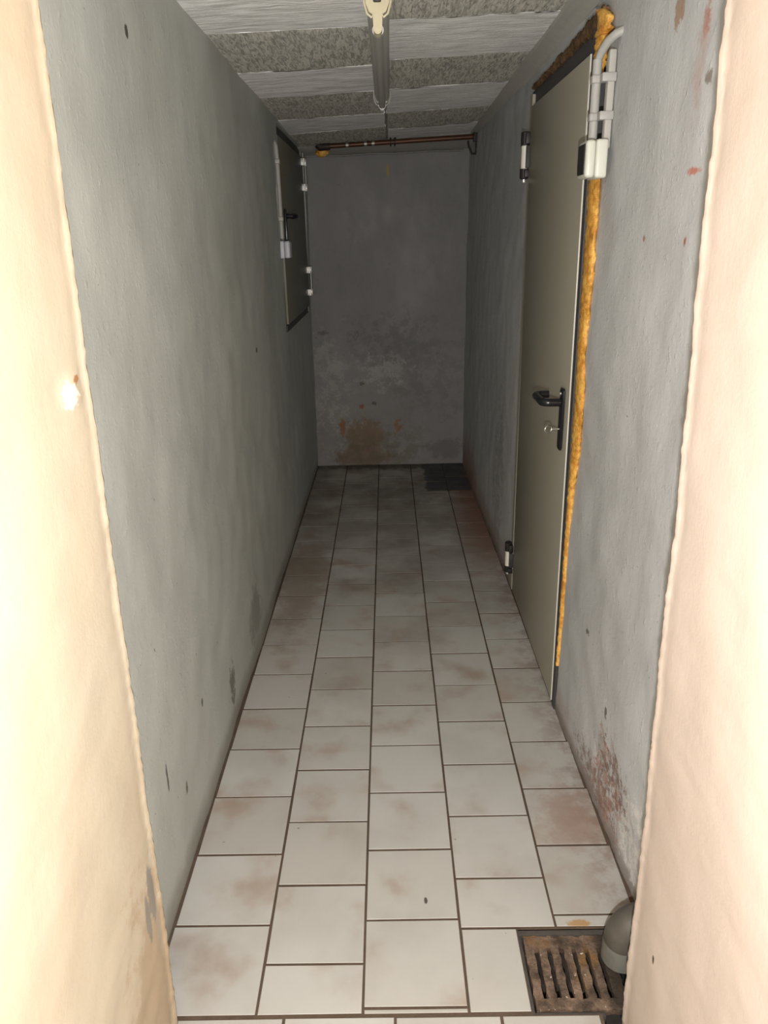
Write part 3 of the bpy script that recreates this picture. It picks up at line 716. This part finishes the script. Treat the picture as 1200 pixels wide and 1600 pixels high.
s2 = switch('light_switch', -0.428, -0.482, 3.49, 3.57, 1.335, 1.41, m_box_blue, 'small bluish white switch box beside the left hatch')

# ------------------------------------------------------------------ fluorescent batten
bt = empty('ceiling_light', (-0.008, 2.6, 1.94)); tag(bt, 'unlit fluorescent batten light along the middle of the ceiling', 'ceiling light')
b = bmesh.new()
Y0, Y1 = 2.062, 3.24
def ring_ch(y):
    zc = ceil_z(-0.008, y); cx0 = lerp(-0.009, -0.004, (y - Y0) / (Y1 - Y0))
    return [b.verts.new((cx0 + x, y, zc + z)) for x, z in ((-0.027, 0.006), (-0.027, -0.020), (-0.020, -0.036), (0.020, -0.036), (0.027, -0.020), (0.027, 0.006))]
r0, r1 = ring_ch(Y0), ring_ch(Y1)
for q in range(6): b.faces.new((r0[q], r0[(q + 1) % 6], r1[(q + 1) % 6], r1[q]))
b.faces.new(list(reversed(r0))); b.faces.new(r1); bmesh.ops.recalc_face_normals(b, faces=b.faces)
finish(b, 'batten_body', m_channel, bt)
tz = lambda y: lerp(1.884, 1.879, (y - 2.06) / 1.09)
tx = lambda y: lerp(-0.010, -0.005, (y - 2.06) / 1.09)
o = bm_tube([(tx(2.085), 2.085, tz(2.085)), (tx(3.14), 3.14, tz(3.14))], 0.0128, 'fluorescent_tube', m_tube, bt, seg=28)
for (a, b_) in ((2.066, 2.090), (3.128, 3.150)):
    q = bmesh.new(); tube(q, [(tx(a), a, tz(a)), (tx(b_), b_, tz(b_))], 0.0138, 28); child(q, 'tube_cap', m_cap, o)
# cream lampholder: shaped plate with shoulders, ears and a rounded stem
def holder(y0, y1, mat):
    b = bmesh.new(); cz = ceil_z(0, y0); cx0 = tx(y0)
    out = [(-0.027, cz + .004), (-0.028, cz - .022), (-0.020, cz - .040), (-0.0115, cz - .045), (-0.0105, tz(y0) - 0.002)]
    out += [(0.0105 * math.cos(math.radians(a)), tz(y0) - 0.004 + 0.0125 * math.sin(math.radians(a))) for a in range(190, 351, 20)]
    out += [(0.0105, tz(y0) - 0.002), (0.0115, cz - .045), (0.020, cz - .040), (0.028, cz - .022), (0.027, cz + .004)]
    fr = [b.verts.new((cx0 + x, y0, z)) for x, z in out]; bk = [b.verts.new((cx0 + x, y1, z)) for x, z in out]
    b.faces.new(fr); b.faces.new(list(reversed(bk)))
    for i in range(len(out)): b.faces.new((fr[i], bk[i], bk[(i + 1) % len(out)], fr[(i + 1) % len(out)]))
    bmesh.ops.recalc_face_normals(b, faces=b.faces)
    bmesh.ops.bevel(b, geom=[e for e in b.edges if abs(e.verts[0].co.y - e.verts[1].co.y) < 1e-5], offset=0.0015, segments=2, affect='EDGES')
    h = finish(b, 'lamp_holder', mat, bt, True, 35)
    for s in (-1, 1):
        q = bmesh.new(); tube(q, [(cx0 + s * 0.031, y0 + .004, cz - 0.002), (cx0 + s * 0.031, y0 + .003, cz - 0.022), (cx0 + s * 0.024, y0 + .002, cz - 0.044), (cx0 + s * 0.014, y0 + .002, cz - 0.051), (cx0 + s * 0.011, y0 + .002, cz - 0.046)], 0.0028, 8)
        child(q, 'clip', mat, h)
    return h
holder(2.030, 2.068, m_cream)
holder(3.150, 3.180, m_channel)
b = bmesh.new(); cz = ceil_z(0, 2.02)
box(b, (-0.020, 2.020, cz - 0.022), (-0.001, 2.034, cz - 0.006), 0.003); finish(b, 'starter', m_hblack, bt, True)

# ------------------------------------------------------------------ copper pipe, clamp, bracket and thin pipe at the far end
cp = empty('copper_pipe', (0.06, 4.4, 1.89)); tag(cp, 'tarnished copper pipe running across the far end under the ceiling', 'pipe')
PA, PB = Vector((-0.345, 4.40, 1.876)), Vector((0.474, 4.40, 1.908))
bm_tube([PA.lerp(PB, i / 8) for i in range(9)], 0.0125, 'pipe_run', m_copper, cp)
bm_tube([PA + Vector((-0.012, 0, 0.012)), PA + Vector((0.0, 0, -0.001)), PA + Vector((0.055, 0, 0.002))], [0.020, 0.021, 0.018], 'pipe_elbow', m_iron, cp)
for fx in (0.17, 0.29, 0.34):
    bm_tube([PA.lerp(PB, fx), PA.lerp(PB, fx + 0.018)], 0.0140, 'solder_joint', m_zinc_dull, cp)
hc = empty('pipe_hanger', (0.061, 4.4, 1.93)); tag(hc, 'dark iron hanger clamp holding the copper pipe at its middle', 'pipe clamp')
b = bmesh.new()
for dx in (-0.012, 0.010):
    p = PA.lerp(PB, (0.061 + 0.345) / 0.85); tube(b, [p + Vector((dx - 0.004, 0, 0)), p + Vector((dx + 0.004, 0, 0))], 0.021, 20)
finish(b, 'clamp_ring', m_iron, hc, True)
bm_tube([(0.060, 4.4, 1.905), (0.060, 4.4, 1.925)], 0.004, 'hanger_rod', m_iron, hc, seg=10)
br = empty('pipe_bracket', (0.47, 4.4, 1.85)); tag(br, 'dark triangular iron bracket under the right end of the copper pipe', 'bracket')
b = bmesh.new()
tube(b, [(0.492, 4.40, 1.925), (0.492, 4.40, 1.83)], 0.0055, 10); tube(b, [(0.448, 4.40, 1.888), (0.452, 4.40, 1.862), (0.470, 4.40, 1.825), (0.492, 4.40, 1.826)], 0.0055, 10)
finish(b, 'bracket_arm', m_iron, br, True)
b = bmesh.new(); box(b, (0.476, 4.385, 1.885), (0.500, 4.415, 1.93), 0.003); finish(b, 'bracket_plate', m_iron, br, True)
# orange foam where the pipe goes into the ceiling
b = bmesh.new(); bmesh.ops.create_icosphere(b, subdivisions=3, radius=1.0)
for v in b.verts:
    n = 1 + 0.35 * noise.noise(v.co * 2.2); v.co = Vector((-0.338 + v.co.x * 0.036 * n, 4.44 + v.co.y * 0.035 * n, 1.853 + v.co.z * 0.024 * n))
tag(finish(b, 'foam_plug', m_foam, smooth=True, angle=80), 'lump of orange foam at the left end of the copper pipe', 'foam')
# thin painted pipe in the corner of end wall and ceiling
b = bmesh.new(); tube(b, [(lerp(-0.47, 0.455, i / 20), 4.700, lerp(1.856, 1.874, i / 20) + 0.002 * math.sin(i * 0.9)) for i in range(21)], 0.0055, 12)
tag(finish(b, 'thin_pipe', m_thin, smooth=True), 'thin grey pipe along the top edge of the end wall', 'pipe')

# ------------------------------------------------------------------ drain grate
gr = empty('drain_grate', (0.36, 1.1, -0.01)); tag(gr, 'rusty cast iron drain grate with six slots in the floor', 'drain grate')
GX0, GX1, GY0, GY1, GT = 0.268, 0.452, 1.016, 1.180, -0.006
b = bmesh.new()
slots = [GX0 + 0.023 + i * 0.0262 for i in range(6)]; SW = 0.0095; SY0, SY1 = GY0 + 0.024, GY1 - 0.030
xs_ = sorted([GX0, GX1] + [s - SW / 2 for s in slots] + [s + SW / 2 for s in slots])
NYY = 26
def gv(x, y): 
    return (x + nz((x, y, 0), 70, 0.0024), y + nz((x, y, 3), 70, 0.002), GT + nz((x, y, 0), 28, 0.004, 4) + nz((x, y, 0), 110, 0.003, 7))
fine = []
for a, c_ in zip(xs_, xs_[1:]):
    isslot = abs((c_ - a) - SW) < 1e-6 and any(abs((a + c_) / 2 - s) < 1e-6 for s in slots)
    n = 2 if isslot else 4
    for i in range(n): fine.append((lerp(a, c_, i / n), lerp(a, c_, (i + 1) / n), isslot))
ysq = sorted(set([GY0, GY1, SY0, SY1] + [lerp(GY0, SY0, i / 4) for i in range(5)] + [lerp(SY0, SY1, i / 20) for i in range(21)] + [lerp(SY1, GY1, i / 4) for i in range(5)]))
vc = {}
def GVt(x, y):
    k_ = (round(x, 5), round(y, 5))
    if k_ not in vc: vc[k_] = b.verts.new(gv(x, y))
    return vc[k_]
for (x0, x1, sl) in fine:
    for y0, y1 in zip(ysq, ysq[1:]):
        if sl and y0 >= SY0 - 1e-6 and y1 <= SY1 + 1e-6: continue
        b.faces.new((GVt(x0, y0), GVt(x1, y0), GVt(x1, y1), GVt(x0, y1)))
r = bmesh.ops.extrude_edge_only(b, edges=[e for e in b.edges if len(e.link_faces) == 1])
for q in r['geom']:
    if isinstance(q, bmesh.types.BMVert): q.co.z -= 0.014
finish(b, 'grate_plate', m_rust, gr, True, 50)
b = bmesh.new()
for (a, c_) in (((PX0 - 0.001, PY1 - 0.010, -0.03), (PX1, PY1 + 0.004, -0.003)), ((PX0 - 0.002, PY0, -0.03), (PX0 + 0.006, PY1, -0.005)), ((PX0, PY0 - 0.002, -0.03), (0.40, PY0 + 0.007, -0.006))):
    box(b, a, c_, 0.002)
o = finish(b, 'grate_frame', m_pitrim, gr, True)
# waste pipe elbow
wp = empty('waste_pipe', (0.455, 1.12, 0)); tag(wp, 'grey plastic waste pipe elbow hanging over the drain grate', 'waste pipe')
ex, ey, er = 0.4565, 1.115, 0.0365
bend = [(ex, ey, 0.045), (ex, ey, 0.060)] + [tuple(p) for p in arc((ex + 0.050, ey, 0.062), 0.050, 180, 90, 12)] + [(0.60, ey, 0.112)]
bm_tube(bend, er, 'pipe_bend', m_pvc, wp, seg=32)
b = bmesh.new(); tube(b, [(ex, ey, 0.012), (ex, ey, 0.052), (ex, ey, 0.060)], [er + 0.0012, er + 0.0012, er + 0.0002], 32, cap=False); tube(b, [(ex, ey, 0.050), (ex, ey, 0.012)], er - 0.003, 32, cap=False)
o = finish(b, 'pipe_socket', m_pvc_lt, wp, True); o['label'] = 'paler socket ring at the mouth'
b = bmesh.new(); tube(b, [(ex, ey, 0.013), (ex, ey, 0.004), (ex, ey, 0.001)], [er - 0.004, er - 0.008, er - 0.008], 28); finish(b, 'inner_spigot', m_pit, wp, True)
